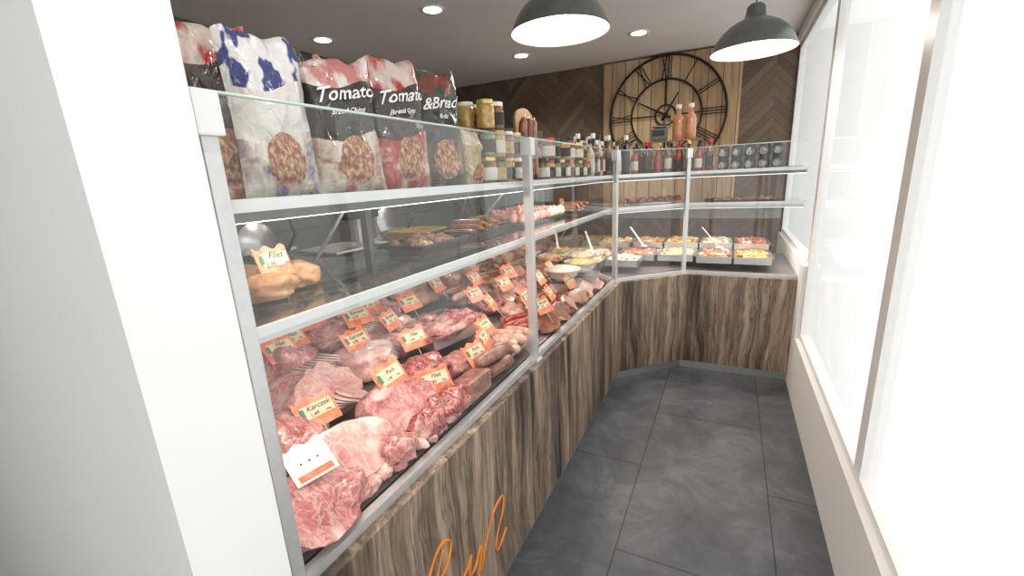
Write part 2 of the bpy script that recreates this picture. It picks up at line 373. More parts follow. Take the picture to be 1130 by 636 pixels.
# pendants
for (x,y,z) in [(-.73,2.05,2.17),(.06,3.0,2.17)]:
    b=B(); T=TR(x,y,z)
    out=[(.218,0),(.216,.012),(.207,.03),(.192,.06),(.167,.095),(.13,.128),(.09,.15),(.055,.165),(.05,.185),(.045,.22),(.03,.235),(.012,.24)]
    b.lathe(out+[(.004,.242),(.004,ZC-z)],'shade',T,40,cap=False)
    inn=[(.218,.0),(.214,.001),(.205,.018),(.185,.055),(.158,.09),(.12,.12),(.08,.14),(.0,.15)]
    b.lathe(inn,'shadeglow',T,40,cap=False)
    b.lathe([(.0,.035),(.02,.04),(.033,.065),(.03,.09),(.018,.115),(.018,.15)],'bulb',T,16,cap=False)
    b.lathe([(.05,ZC-z-.03),(.05,ZC-z-.001)],'shade',T,20)
    e=b.done('pendant_lamp',recalc=False)
    l=bpy.data.lights.new('bulb','POINT'); l.energy=5; l.shadow_soft_size=.05; l.color=(1,.92,.82)
    lo=bpy.data.objects.new('lamp',l); sc.collection.objects.link(lo); lo.location=(x,y,z-.01); lo.parent=e

# ------------------------------------------------------------ counter
PATH=[Vector((-.68,.395)),Vector((-.68,3.10)),Vector((-.27,3.49)),Vector((XR-.002,3.49))]
def offs(d):
    out=[]
    for i,p in enumerate(PATH):
        ns=[]
        for a,c in ((i-1,i),(i,i+1)):
            if a<0 or c>=len(PATH): continue
            t=(PATH[c]-PATH[a]).normalized(); ns.append(Vector((-t.y,t.x)))
        if len(ns)==1: out.append(p+ns[0]*d)
        else:
            m=(ns[0]+ns[1]).normalized(); out.append(p+m*(d/m.dot(ns[0])))
    return out
def band(b,d0,d1,z0,z1,k):
    A=offs(d0);Bq=offs(d1)
    for i in range(3):
        b.poly([A[i],A[i+1],Bq[i+1],Bq[i]],z0,z1,k)
cnt=empty('butcher_display_counter')
for i in range(3):
    p,q=PATH[i],PATH[i+1]; d=q-p; L=d.length; ang=math.atan2(d.y,d.x)
    b=B(); b.box((L/2,.012,.415),(L,.024,.69),'wood')
    b.box((L/2,.028,.766),(L,.056,.012),'wood')
    o=b.done('wood_panel_%d'%(i+1),cnt); o.location=(p.x,p.y,0); o.rotation_euler=(0,0,ang)
b=B(); band(b,.03,.06,0,.07,'steel'); band(b,.06,.08,.0,.76,'grey'); b.done('plinth',cnt)
b=B(); band(b,.030,.055,.772,.797,'alu'); b.done('glass_base_rail',cnt)
def dz(x): return .80+.13*min(1,max(0,(-.72-x)/.75))
b=B()
b.poly([(-.76,.395),(-.76,3.2),(-1.62,3.2),(-1.62,.395)],.08,.78,'grey')
vs=[(-.74,.395,.80),(-.74,3.14,.80),(-1.62,3.14,.95),(-1.62,.395,.95)]
b.add(vs,[(0,1,2,3)],'deck')
XE=XR-.01
b.poly([(-.74,3.14),(-.32,3.54),(XE,3.54),(XE,4.42),(-1.62,4.42),(-1.62,3.14)],.78,.80,'deck')
b.poly([(-.70,3.25),(-.32,3.58),(XE,3.58),(XE,4.42),(-1.62,4.42),(-1.62,3.25)],.08,.78,'grey')
b.box((-1.60,1.77,1.0),(.04,2.75,.12),'steel'); b.box((-1.60,1.77,1.50),(.03,2.75,.04),'grey')
for y in (.45,1.62,3.1): b.box((-1.60,y,1.22),(.04,.04,.6),'grey')
b.box((-.6,4.38,1.15),(2.0,.03,.08),'grey')
b.done('case_body',cnt)
b=B(); G=offs(.042)
brk=[(G[0],Vector((G[0].x,1.60))),(Vector((G[0].x,1.64)),Vector((G[1].x,G[1].y-.015))),(G[1],G[2]),(G[2],G[3])]
for p,q in brk:
    d=(q-p).normalized()*.012; p2=p+d;q2=q-d
    b.add([(p2.x,p2.y,.795),(q2.x,q2.y,.795),(q2.x,q2.y,1.70),(p2.x,p2.y,1.70)],[(0,1,2,3)],'glass')
    b.tube([(p2.x,p2.y,1.70),(q2.x,q2.y,1.70)],.003,'glassedge',6)
b.done('glass_screen',cnt,recalc=False)
b=B()
for (x,y),a in [((G[0].x,.42),0),((G[0].x,1.62),0),((G[1].x,G[1].y),R(22)),((G[2].x,G[2].y),R(67))]:
    T=TR(x,y,0)@RZ(-a)
    b.box((0,0,1.235),(.034,.026,.93),'alu',T,.003); b.box((0,0,.777),(.06,.05,.012),'alu',T,.002)
    b.box((.004,0,1.665),(.046,.040,.065),'rail',T,.004)
b.done('posts',cnt)
b=B()
band(b,.075,.45,1.524,1.530,'shelfglass'); band(b,.072,.080,1.514,1.537,'rail')
band(b,.45,.455,1.515,1.54,'grey')
band(b,.075,.62,1.294,1.300,'shelfglass'); band(b,.072,.080,1.289,1.308,'rail')
band(b,.090,.105,1.272,1.286,'alu')
b.done('shelves',cnt)
b=B(); band(b,.14,.165,1.492,1.512,'grey'); band(b,.145,.16,1.490,1.4921,'strip')
band(b,.14,.165,1.262,1.285,'grey'); band(b,.145,.16,1.260,1.2621,'strip')
for y in (1.1,2.3):
    b.tube([(-1.135,y,1.52),(-1.35,y,1.30),(-1.58,y,1.0)],.008,'steel',6)
b.done('shelf_lights',cnt)
def area(name,loc,rot,sx,sy,e,col,parent=None):
    l=bpy.data.lights.new(name,'AREA'); l.shape='RECTANGLE'; l.size=sx; l.size_y=sy; l.energy=e; l.color=col
    o=bpy.data.objects.new(name,l); sc.collection.objects.link(o); o.location=loc; o.rotation_euler=rot
    if parent: o.parent=parent
    return o
area('case_lamp_1',(-.84,1.75,1.255),(0,0,0),.02,2.6,6,(1,.80,.70),cnt)
area('case_lamp_2',(-.84,1.75,1.485),(0,0,0),.02,2.6,6,(1,.84,.74),cnt)
area('case_lamp_3',(.1,3.66,1.255),(0,0,0),.7,.02,6,(1,.84,.72),cnt)
area('case_lamp_4',(-.60,3.42,1.255),(0,0,R(44)),.5,.02,5,(1,.84,.72),cnt)
# orange script
b=B()
def smooth(pts,n=6):
    o=[]
    for i in range(len(pts)-1):
        p0=pts[max(0,i-1)];p1=pts[i];p2=pts[i+1];p3=pts[min(len(pts)-1,i+2)]
        for j in range(n):
            t=j/n; o.append(tuple(.5*((2*p1[k])+(-p0[k]+p2[k])*t+(2*p0[k]-5*p1[k]+4*p2[k]-p3[k])*t*t+(-p0[k]+3*p1[k]-3*p2[k]+p3[k])*t**3) for k in range(2)))
    o.append(pts[-1]); return o
for st in [[(.70,.40),(.75,.49),(.81,.54),(.86,.51),(.83,.45),(.77,.43),(.82,.41),(.88,.34),(.93,.34),(.96,.37),(.94,.31),(.97,.30),(1.02,.35),(1.00,.27),(.97,.20)],
           [(1.01,.25),(1.05,.33),(1.12,.41),(1.19,.42),(1.18,.36),(1.12,.28),(1.13,.23),(1.20,.27)],
           [(.73,.34),(.77,.43),(.82,.52)]]:
    P_=smooth(st)
    b.tube([(-.6785,y,z) for y,z in P_],[.0028+.0025*abs(math.sin(i*.35)) for i in range(len(P_))],'orange',6)
b.done('script_lettering',cnt)

# ------------------------------------------------------------ price tags
tagw=['Szynka','Filet','Cafka','Kotlet','Boczek','Karczek','Pork','Schab','Ham']
tb=B()
def tag(x,y,z,yaw=0,th=52,w=.115,h=.085,white=False,b=None):
    b=b or tb
    T=TR(x,y,z)@RZ(R(90+yaw))@Matrix.Rotation(R(th),4,'X')
    n=10; base=[(-w/2,-h/2),(w/2,-h/2)]; top=[(w/2-w*i/n, h/2+(.006*math.sin(i*1.3))) for i in range(n+1)]
    pts=base+top; m=len(pts)
    b.add([(p[0],p[1],0) for p in pts]+[(p[0],p[1],-.0015) for p in pts],[list(range(m)),list(range(m,2*m))[::-1]]+[(i,m+i,m+(i+1)%m,(i+1)%m) for i in range(m)],'tagw' if white else 'tag',T)
    if white:
        for i in range(3): b.box((-.02+.02*i,0,.001),(.004,.004,.001),'ink',T)
        b.box((0,-h*.36,.001),(w*.8,h*.16,.001),'tag',T)
        return
    b.box((.004,.006,.001),(w*.78,h*.46,.001),'tagc',T)
    b.box((-w*.34,.008,.0016),(w*.10,h*.28,.001),'inkg',T)
    b.mesh(textmesh(random.choice(tagw),.021,.3),'ink',T@TR(.008,.008,.002))
    b.mesh(textmesh(random.choice(['3,90','1,49','2,19','0,99']),.015,.1),'ink',T@TR(-.01,-.010,.002))
    b.mesh(textmesh('100g',.009,.0),'ink',T@TR(.03,-.010,.002))
    b.tube([(0,-h/2,-.001),(0,-h/2-.06,-.001)],.0015,'rail',5,T)
L_=[(-.98,.72,.955,-8),(-.92,.95,.965,5,55,.13,.10),(-.835,1.06,.915,-25),(-1.20,1.09,1.0,0),(-1.29,1.51,1.02,-6),(-1.40,1.38,1.04,8),(-1.52,1.58,1.07,4),
    (-1.43,1.09,1.06,-4),(-1.40,.98,1.02,6),(-1.55,1.24,1.09,3),(-1.54,1.08,1.12,-5),(-.82,1.30,.92,-6),(-.89,1.50,.95,5),(-.85,1.42,.93,18),(-1.11,1.79,1.0,-4),(-1.0,1.75,.98,20),(-1.24,1.32,1.0,12),
    (-1.06,1.24,.97,-16),(-1.45,1.9,1.05,0),(-1.3,2.1,1.08,6),(-1.1,2.15,1.04,-8),(-.84,2.12,.94,10),(-.82,2.4,.94,-6),(-1.0,2.55,.99,5),(-.8,1.92,.93,-14),(-.95,2.25,.99,4),
    (-1.55,1.8,1.07,2),(-1.3,1.75,1.05,2),(-1.47,.82,1.08,5),(-.9,1.95,.96,6),(-1.05,2.0,1.01,-6),(-1.2,1.95,1.04,4),(-1.52,1.40,1.08,-4),(-1.5,1.68,1.08,-8),(-1.33,.88,1.03,4),(-1.3,1.2,1.05,-8),(-1.42,1.24,1.07,4)]
for t in L_: tag(*t)
tag(-.84,.575,.935,-12,34,.10,.095,True)
tag(-1.0,2.15,1.38,0,75,.08,.06); tag(-1.02,2.85,1.37,0,75,.08,.06); tag(-.93,.64,1.39,0,70,.08,.07)
tb.done('price_tags',recalc=False)

# ------------------------------------------------------------ meats on the deck
def joint(name,x,y,sx,sy,sz,k,rot=0,cut=None,ck=None,amt=.16,z=None,tilt=0):
    b=B(); b.blob((x,y,(z or dz(x))+sz*.52),(sx,sy,sz),k,R(rot),amt,1.8,4,cut,ck,tilt); return b.done(name)
joint('pork_joint',-.80,.53,.10,.12,.075,'porkpale',10,(1,0,.9,.35),'pork')
joint('ham_joint',-.86,.71,.10,.13,.075,'fat',-20,(.9,.1,1,.3),'porkpale',.08)
joint('pork_joint',-1.02,.60,.12,.11,.08,'pork',30)
joint('pork_neck',-.88,.92,.11,.14,.08,'pork',-10,(1,.0,.8,.5),'pork')
joint('pork_neck',-1.13,.84,.13,.15,.085,'pork',15,(1,.2,.9,.45),'porkpale')
joint('pork_neck',-1.30,.62,.12,.14,.085,'porkpale',15)
joint('pork_joint',-1.36,.90,.11,.12,.08,'pork',40)
joint('ham_joint',-1.50,.75,.11,.13,.09,'ham',0)
joint('pork_joint',-1.18,1.10,.10,.12,.07,'porkpale',-15)
joint('beef_joint',-.79,1.06,.06,.10,.055,'beef',8,amt=.2)
joint('beef_joint',-.97,1.16,.08,.11,.06,'beef',-8)
joint('pork_joint',-1.42,1.15,.10,.12,.07,'pork',5)
joint('smoked_ham',-1.36,1.33,.09,.10,.06,'ham',5)
joint('ham_joint',-1.53,1.35,.09,.12,.08,'pork',5)
joint('ham_joint',-1.1,1.68,.08,.1,.05,'porkpale',25)
joint('beef_joint',-.98,1.02,.06,.08,.05,'beef',25)
joint('pork_joint',-1.05,.72,.06,.07,.05,'porkpale',25)
joint('pork_joint',-.79,.62,.05,.07,.04,'pork',25)
joint('beef_joint',-.785,.80,.045,.07,.045,'pork',15)
joint('beef_joint',-.78,.93,.045,.07,.045,'beef',-15)
joint('pork_joint',-1.22,.50,.10,.08,.07,'pork',0)
joint('pork_joint',-.93,.47,.07,.05,.06,'porkpale',0)
joint('pork_joint',-1.2,1.25,.08,.07,.05,'pork',0)
joint('pork_joint',-1.28,1.42,.08,.08,.05,'pork',30)
joint('pork_joint',-1.46,1.52,.08,.08,.06,'porkpale',30)
joint('beef_joint',-.90,1.30,.07,.06,.05,'pork',30)
b=B()
for i in range(12): b.blob((-.765,.64+.044*i,.815+.004*(i%3)),(.024,.036,.016),['pork','porkpale','ham'][i%3],.3*i,.2,2,3)
b.done('pork_chops')
def slices(name,x,y,r,n,k,rot,step=.02,z=None,th=24):
    b=B()
    for i in range(n):
        T=TR(x,y,(z or dz(x))+r*.45)@RZ(R(rot))@TR((i-n/2)*step,random.uniform(-.006,.006),0)@Matrix.Rotation(R(th),4,'Y')@Matrix.Diagonal((1,.82,1,1))
        N=22; vs=[(0,0,.003)]
        for q in range(N):
            a=2*math.pi*q/N; rr=r*(1+.06*math.sin(3*a+i)); vs.append((rr*.9*math.cos(a),rr*.9*math.sin(a),.003))
        for q in range(N):
            a=2*math.pi*q/N; rr=r*(1+.06*math.sin(3*a+i)); vs.append((rr*math.cos(a),rr*math.sin(a),.0015+.002*math.sin(5*a+i)))
        for q in range(N):
            a=2*math.pi*q/N; rr=r*(1+.06*math.sin(3*a+i)); vs.append((rr*math.cos(a),rr*math.sin(a),-.002))
        b.add(vs,[(0,1+q,1+(q+1)%N) for q in range(N)],k,T)
        b.add(vs,[(1+q,1+N+q,1+N+(q+1)%N,1+(q+1)%N) for q in range(N)]+[(1+N+q,1+2*N+q,1+2*N+(q+1)%N,1+N+(q+1)%N) for q in range(N)],'fat',T)
    return b.done(name,recalc=False)
slices('sliced_ham',-1.24,.97,.06,8,'ham',100,z=.93); slices('sliced_pork',-1.02,.84,.055,6,'porkpale',70,z=.90)
slices('sliced_ham',-1.44,1.44,.055,8,'ham',80,z=.96)
slices('sliced_ham',-1.32,1.24,.05,8,'porkpale',95,z=.95); slices('sliced_salami',-1.5,.95,.05,9,'beef',90,z=.97)
b=B(); b.box((-.775,1.19,dz(-.77)+.04),(.075,.15,.075),'pate',None,.014); b.done('pate_loaf')
b=B()
for x,y,a in ((-.765,1.36,82),(-.80,1.40,74)): b.saus((x,y,.845 if x>-.78 else .875),.20,.028,'smoked',R(a),.0)
b.saus((-.775,1.33,.90),.17,.026,'pate',R(80),0)
b.done('salami_logs')
def tray(name,x,y,w,d,z,rot,fill,n,sz,kind='blob',h=.05,rimk='steel'):
    b=B(); T=TR(x,y,z)@RZ(R(rot)); t=.004
    b.box((0,0,.003),(w,d,.004),rimk,T)
    for sx in(-1,1):
        b.box((sx*w/2,0,h/2),(t,d,h),rimk,T); b.box((0,sx*d/2,h/2),(w,t,h),rimk,T)
        b.box((sx*(w/2+.006),0,h),(.016,d+.02,.004),rimk,T); b.box((0,sx*(d/2+.006),h),(w+.02,.016,.004),rimk,T)
    if kind=='blob':
        for i in range(n):
            px=random.uniform(-.38,.38)*w; py=random.uniform(-.38,.38)*d
            p=T@Vector((px,py,h*.5+random.uniform(0,h*.6)))
            b.blob(p,(sz*random.uniform(.7,1.1),sz*random.uniform(.9,1.4),sz*.6),random.choice(fill) if isinstance(fill,list) else fill,random.uniform(0,6),.25,2,3)
    elif kind=='saus':
        for i in range(n):
            p=T@Vector((random.uniform(-.05,.05)*w,(i/(n-1)-.5)*.8*d,h*.45+.02*(i%3)))
            b.saus(p,w*.75,sz,fill,R(rot)+random.uniform(-.25,.25),.08)
    elif kind=='salad':
        N=26; vs=[];fs=[]; off=Vector((x*7,y*5,random.random()*20))
        for i in range(N):
            for j in range(N):
                u=i/(N-1)-.5;v=j/(N-1)-.5
                e=max(0,1-(2*max(abs(u),abs(v)))**4)
                hh=h*.55+e*sz*.5+.024*noise.noise(Vector((u*7,v*7,0))+off)+.010*noise.noise(Vector((u*30,v*30,0))+off)
                vs.append((u*w*.98,v*d*.98,hh))
        for i in range(N-1):
            for j in range(N-1): fs.append((i*N+j,(i+1)*N+j,(i+1)*N+j+1,i*N+j+1))
        b.add(vs,fs,sal[fill],T,True)
        for i in range(n):
            p=T@Vector((random.uniform(-.4,.4)*w,random.uniform(-.4,.4)*d,h*.6+sz*.35)); b.blob(p,(.016,.022,.013),sal[random.choice([fill,fill,'green','carrot','beet','white'])],random.random()*6,.25,2,2)
    return b.done(name,recalc=False)
tray('meat_tray',-1.10,1.46,.27,.30,.905,-12,'beef',34,.045)
tray('sausage_tray',-.88,1.57,.22,.18,.83,0,'sausw',8,.021,'saus',.02)
b=B()
for i in range(9): b.saus((-.80-.02*(i%3),1.50+.022*i,.86+.02*(i%2)),.13,.021,'sausw',R(15+random.uniform(-25,25)),.12)
b.done('white_sausages')
b=B()
for i in range(7): b.saus((-.84-.03*(i%3),1.73+.022*i,.86+.018*(i%2)),.17,.017,'sausr',R(75+random.uniform(-15,15)),.12)
b.done('red_sausages')
b=B()
for i in range(4): b.saus((-1.38-.055*(i%2),1.66+.07*(i//2),.975+.05*(i%2)),.20,.038,'ham',R(80+random.uniform(-8,8)),.0)
b.done('ham_rolls')
b=B()
for i in range(10): b.saus((-1.22-.03*(i%4),1.88+.03*i,.96+.025*(i%3)),.20,.02,'sausb' if i%3 else 'sausw',R(70+random.uniform(-25,25)),.15)
b.done('smoked_sausages')
b=B()
for i in range(9): b.saus((-1.48+.02*(i%3),1.75+.05*i,1.01+.03*(i%2)),.16,.026,'sausb',R(60+random.uniform(-25,25)),.1)
b.done('smoked_sausages')
cols=['smoked','beef','pork','smoked','sausb','ham']
for i in range(28):
    y=1.93+(i//4)*.16+random.uniform(-.02,.02); x=[-.80,-.96,-1.12,-1.28][i%4]
    joint(random.choice(['smoked_ham','bacon_piece','beef_joint']),x,y,.08,.09,.055,random.choice(cols),random.uniform(-40,40),(1,0,.7,.6),random.choice(['beef','ham','smoked']))
for i,(x,y,k) in enumerate([(-.86,2.75,'yel'),(-.90,2.5,'white'),(-.95,3.0,'veg')]):
    b=B(); T=TR(x,y,.925)
    b.box((0,0,-.035),(.2,.2,.05),'steel',T)
    b.lathe([(.05,0),(.055,.002),(.09,.03),(.11,.065),(.116,.068),(.108,.062)],'ceramic',T,28)
    b.lathe([(.108,.06),(.085,.072),(.05,.085),(.0,.09)],sal[k],T,28)
    b.done('salad_bowl',recalc=False)
b=B(); b.box((-1.42,2.4,1.0),(.3,1.3,.02),'steel'); b.box((-1.42,2.4,.95),(.26,1.2,.10),'steel'); b.done('display_step')
for i in range(14):
    joint('smoked_ham',-1.33-.12*(i%2),1.84+.085*i,.07,.09,.055,random.choice(['smoked','sausb','smoked','bread']),random.uniform(-30,30),z=1.01)
pans=[(-1.0,3.30,.30,.24,0,'veg'),(-1.3,3.30,.26,.24,0,'carrot'),(-.72,3.42,.24,.22,0,'white'),(-.98,3.62,.26,.3,0,'white'),(-.66,3.72,.28,.26,0,'beet'),(-1.28,3.62,.26,.3,0,'green'),
      (-.36,3.76,.26,.30,0,'veg'),(-.08,3.74,.24,.32,0,'beet'),(.18,3.74,.24,.32,0,'carrot'),
      (-.90,4.0,.26,.3,0,'yel'),(-.62,4.06,.24,.32,0,'carrot'),(-.35,4.10,.26,.32,0,'yel'),(-.08,4.10,.24,.32,0,'white'),(.18,4.10,.24,.32,0,'beet')]
for x,y,w,d,r,k in pans:
    tray('salad_pan',x,y,w,d,.85 if y<3.9 else .90,r,k,34,.07,'salad',.05)
b=B()
for x,y,a,t in ((-.05,3.72,200,50),(-.62,3.72,150,45),(-.95,3.35,130,45),(-1.3,3.5,120,50)):
    T=TR(x,y,.95)@RZ(R(a))@Matrix.Rotation(R(-t),4,'Y')
    b.box((.11,0,0),(.20,.016,.006),'ceramic',T,.002); b.blob(T@Vector((0,0,0)),(.03,.022,.01),'ceramic',R(a),0,1,2)
b.done('serving_spoons')
# ------------------------------------------------------------ mid shelf goods
SZ=1.3005
b=B(); b.box((-1.06,2.36,SZ+.008),(.26,.66,.014),'dark',None,.004)
b.done('serving_board')
b=B()
for i in range(12):
    for j in range(4):
        x=-.96-.06*j; y=2.09+.052*i; r=.024
        b.lathe([(r*.8,0),(r,.012),(r*1.05,.025),(r*.8,.04),(r*.45,.052),(0,.058)],'pinkcake' if i<7 else 'whitecake',TR(x+random.uniform(-.005,.005),y,SZ+.016),12)
        if i<7: b.blob((x,y,SZ+.075),(.014,.014,.012),'pinkcake',0,.3,2,2)
b.done('canape_rows')
b=B()
for y,x in ((.62,-.93),(.73,-.98),(.66,-1.1)):
    b.blob((x,y,SZ+.033),(.05,.06,.038),'bread',R(10),.12,1.9,4)
b.box((-1.0,.68,SZ+.004),(.3,.26,.006),'shelfglass'); b.done('roast_pieces')
b=B()
for i in range(14): b.blob((-.74+.06*(i%7),3.44+.06*(i//7)+.052*(i%7),SZ+.03),(.03,.035,.024),random.choice(['sausb','smoked','sausr']),i,.2,2,3)
b.lathe([(.0,.0),(.15,.004),(.18,.012)],'ceramic',TR(-.58,3.62,SZ),24)
b.done('cured_meat_platter')
tray('smoked_sausage_tray',-1.12,1.86,.24,.36,1.302,0,'sausb',9,.018,'saus',.02,'dark')
tray('smoked_sausage_tray',-1.00,2.92,.24,.34,1.302,0,'sausb',9,.018,'saus',.02,'dark')
tray('pastry_tray',-1.13,1.46,.22,.32,1.302,0,['bread','pate'],16,.03,'blob',.015,'dark')
tray('pastry_tray',.08,3.78,.5,.18,1.302,0,['bread','sausb','smoked'],22,.028,'blob',.012,'dark')
# ------------------------------------------------------------ bags on the top shelf
def bagmat(name,top,band_,foodstops,bandv=(.42,.80),fs=9):
    m,nt,b_=newmat(name); setb(b_,.25,0,.4)
    t=nt.nodes.new('ShaderNodeTexCoord'); s=nt.nodes.new('ShaderNodeSeparateXYZ'); nt.links.new(t.outputs['UV'],s.inputs[0])
    f=ntex(nt,t.outputs['UV'],fs,4,.6,.5); r=ramp(nt,foodstops); nt.links.new(f,r.inputs[0])
    wv=mathn(nt,'ADD',s.outputs[1],mathn(nt,'MULTIPLY',mathn(nt,'SINE',mathn(nt,'MULTIPLY',s.outputs[0],5)),.05))
    c1=mixc(nt,mathn(nt,'GREATER_THAN',wv,bandv[0]),r.outputs[0],band_)
    # round see-through window showing the bread chips
    dx=mathn(nt,'SUBTRACT',s.outputs[0],.52); dy=mathn(nt,'MULTIPLY',mathn(nt,'SUBTRACT',s.outputs[1],.24),1.5)
    dd=mathn(nt,'SQRT',mathn(nt,'ADD',mathn(nt,'MULTIPLY',dx,dx),mathn(nt,'MULTIPLY',dy,dy)))
    fw=ntex(nt,t.outputs['UV'],22,3,.6,.3); rw=ramp(nt,[(.38,(.16,.05,.03)),(.52,(.42,.18,.09)),(.64,(.62,.42,.25))]); nt.links.new(fw,rw.inputs[0])
    c1=mixc(nt,mathn(nt,'LESS_THAN',dd,.26),c1,rw.outputs[0])
    f2=ntex(nt,t.outputs['UV'],5,2); r2=ramp(nt,top); nt.links.new(f2,r2.inputs[0])
    c2=mixc(nt,mathn(nt,'GREATER_THAN',wv,bandv[1]),c1,r2.outputs[0])
    g=ntex(nt,coords(nt,(1,1,1)),22,3,.5,1.5); bump(nt,b_,g,.7,.014)
    nt.links.new(c2,b_.inputs['Base Color']); return m
dk=[(.42,(.05,.045,.04)),(.5,(.12,.09,.07)),(.6,(.2,.16,.12))]
bm1=bagmat('crisp_bag_film',[(.4,(.70,.64,.62)),(.55,(.5,.2,.18))],(.035,.03,.028),[(.42,(.62,.57,.52)),(.5,(.52,.42,.36)),(.6,(.38,.09,.06))],fs=4)
bm2=bagmat('bread_bag_film',[(.4,(.42,.03,.03)),(.55,(.6,.5,.46))],(.05,.035,.03),[(.42,(.33,.03,.025)),(.5,(.45,.12,.08)),(.6,(.6,.5,.42))],fs=4)
bm3=bagmat('dark_bag_film',[(.4,(.03,.08,.05)),(.6,(.20,.04,.03))],(.04,.045,.035),dk,fs=4)
bm4=bagmat('blue_bag_film',[(.46,(.05,.06,.2)),(.5,(.7,.7,.72))],(.66,.64,.62),[(.42,(.6,.58,.55)),(.5,(.5,.42,.36)),(.6,(.12,.1,.25))],(.38,.70),4)
bm5=bagmat('crouton_bag_film',[(.4,(.7,.62,.5)),(.6,(.6,.5,.38))],(.50,.38,.24),[(.35,(.38,.25,.12)),(.5,(.55,.42,.25)),(.65,(.7,.6,.42))])
def bag(name,x,y,w,h,th,mt,yaw=0,lean=0,txt=None,z0=1.531):
    b=B(); sd=random.uniform(0,50); T=TR(x,y,z0)@RZ(R(90+yaw))@Matrix.Rotation(R(90-lean),4,'X')
    def f(u,v,sgn):
        bul=max(0,1-abs(2*u-1)**2.6)**.6*max(0,1-abs(2*v-1)**4)**.6
        wr=noise.noise(Vector((u*4,v*5,sd)))*.022+noise.noise(Vector((u*11,v*13,sd)))*.010
        sx=1-.07*math.sin(v*math.pi)
        top=.012*math.sin(u*17+sd) if v>.9 else 0
        return Vector(((u-.5)*w*sx,v*h+ (.008*math.sin(u*9+sd)+.012*math.sin(u*3.1+sd) if v>.93 else 0),sgn*(th/2*bul+wr*bul)+top*(v-.9)*8))
    N=24;Mv=32
    for sg in(1,-1):
        vs=[];uv=[];fs=[]
        for i in range(N+1):
            for j in range(Mv+1): vs.append(f(i/N,j/Mv,sg)); uv.append((i/N,j/Mv))
        for i in range(N):
            for j in range(Mv):
                q=(i*(Mv+1)+j,(i+1)*(Mv+1)+j,(i+1)*(Mv+1)+j+1,i*(Mv+1)+j+1); fs.append(q if sg>0 else q[::-1])
        b.add(vs,fs,mt,T,True,uv)
    for k,(s_,vv,sz_) in enumerate(txt or []):
        me=textmesh(s_,sz_,.35)
        vs=[]
        for v_ in me.vertices:
            u=v_.co.x/w+.5; v=(v_.co.y)/h+vv+ v_.co.x*.15/h; p=f(min(.98,max(.02,u)),v,1); vs.append(Vector((v_.co.x,p.y,p.z+.004)))
        b.add(vs,[list(p.vertices) for p in me.polygons],'textw',T)
    return b.done(name,recalc=False)
bag('snack_bag',-.90,.68,.17,.33,.08,bm4,-14,4)
bag('snack_bag',-1.0,.62,.20,.36,.08,bm2,-5,3)
bag('snack_bag',-.87,.855,.19,.325,.09,bm1,-18,6,[('Tomato',.68,.046),('Bread Chips',.58,.018)])
bag('snack_bag',-.86,1.05,.19,.35,.09,bm2,-14,5,[('Tomato',.68,.046),('Bread Chips',.59,.018)])
bag('snack_bag',-.87,1.255,.20,.36,.09,bm3,-20,5,[('&Bread',.68,.048),('Garlic',.59,.02)])
bag('snack_bag',-1.02,.80,.20,.36,.08,bm3,-5,3); bag('snack_bag',-1.02,1.02,.20,.35,.08,bm1,5,3); bag('snack_bag',-1.02,1.24,.20,.34,.08,bm4,0,3)
bag('crouton_bag',-.98,1.47,.17,.35,.12,bm5,-10,6); bag('crouton_bag',-.84,1.40,.10,.18,.06,bm5,-10,2)
def jar(b,x,y,z,r,h,k,lid,lab='label'):
    T=TR(x,y,z)
    b.lathe([(r*.9,0),(r,.004),(r,h*.74),(r*.94,h*.80),(r*.82,h*.84),(r*.82,h*.86)],k,T,18)
    b.lathe([(r*.88,h*.85),(r*.9,h*.86),(r*.9,h*.985),(r*.86,h)],lid,T,18)
    b.lathe([(r*1.012,h*.16),(r*1.012,h*.62)],lab,T,18,cap=False)
def group(name,fn): b=B(); fn(b); return b.done(name,recalc=False)
def f1(b):
    ks=['jarbrown','jargreen','jaryel']
    for i in range(4):
        for j in range(2):
            for l in range(3 if i<2 else 2):
                jar(b,-.83-.085*j,1.50+.078*i,1.531+.1005*l,.034,.10,ks[(i+l)%3],['gold','dark','gold','whitelid'][(i+j+l)%4],['label','labeld','jaryel'][(i*2+l)%3])
group('condiment_jars',f1)
def f2(b):
    ks=['jarbrown','jaryel','jarbrown','jargreen']
    for i in range(10):
        for j in range(3):
            for l in range(2 if (i+j)%3 else 1):
                jar(b,-.82-.085*j,2.02+.078*i,1.531+.1005*l,.035,.10,ks[(i+l)%4],['dark','redlid','dark','gold'][(i+j)%4],['label','labeld'][(i+l)%2])
group('preserve_jars',f2)
def bottle(b,x,y,z,r,h,k,cap,lab='label'):
    T=TR(x,y,z)
    b.lathe([(r*.9,0),(r,.005),(r,h*.58),(r*.85,h*.66),(r*.42,h*.76),(r*.36,h*.9)],k,T,18)
    b.lathe([(r*.46,h*.88),(r*.5,h*.89),(r*.5,h*.995),(r*.44,h)],cap,T,14)
    b.lathe([(r*1.012,h*.15),(r*1.012,h*.48)],lab,T,18,cap=False)
def f3(b):
    for i in range(8):
        for j in range(3):
            x,y=(-.82-.08*j,2.83+.068*i) if i<5 else (-.79-.08*j+.05*(i-5),3.18+.055*(i-5))
            bottle(b,x,y,1.531,.029,.235+.04*((i+j)%2),['sauce','bottle','jarbrown'][(i+j)%3],'whitelid' if (i+j)%3 else 'dark',['label','labeld'][i%2])
group('sauce_bottles',f3)
def f4(b):
    for i in range(8):
        x=-.66+.072*i; y=min(3.33+.075*i*1.05+.12,3.64)
        for j in range(3):
            bottle(b,x,y+.085*j,1.531,.028,.20+.03*((i+j)%2),['redb','bottle','redb','jarbrown'][(i+j)%4],['dark','redlid','gold'][i%3],['label','labeld','redb'][(i+j)%3])
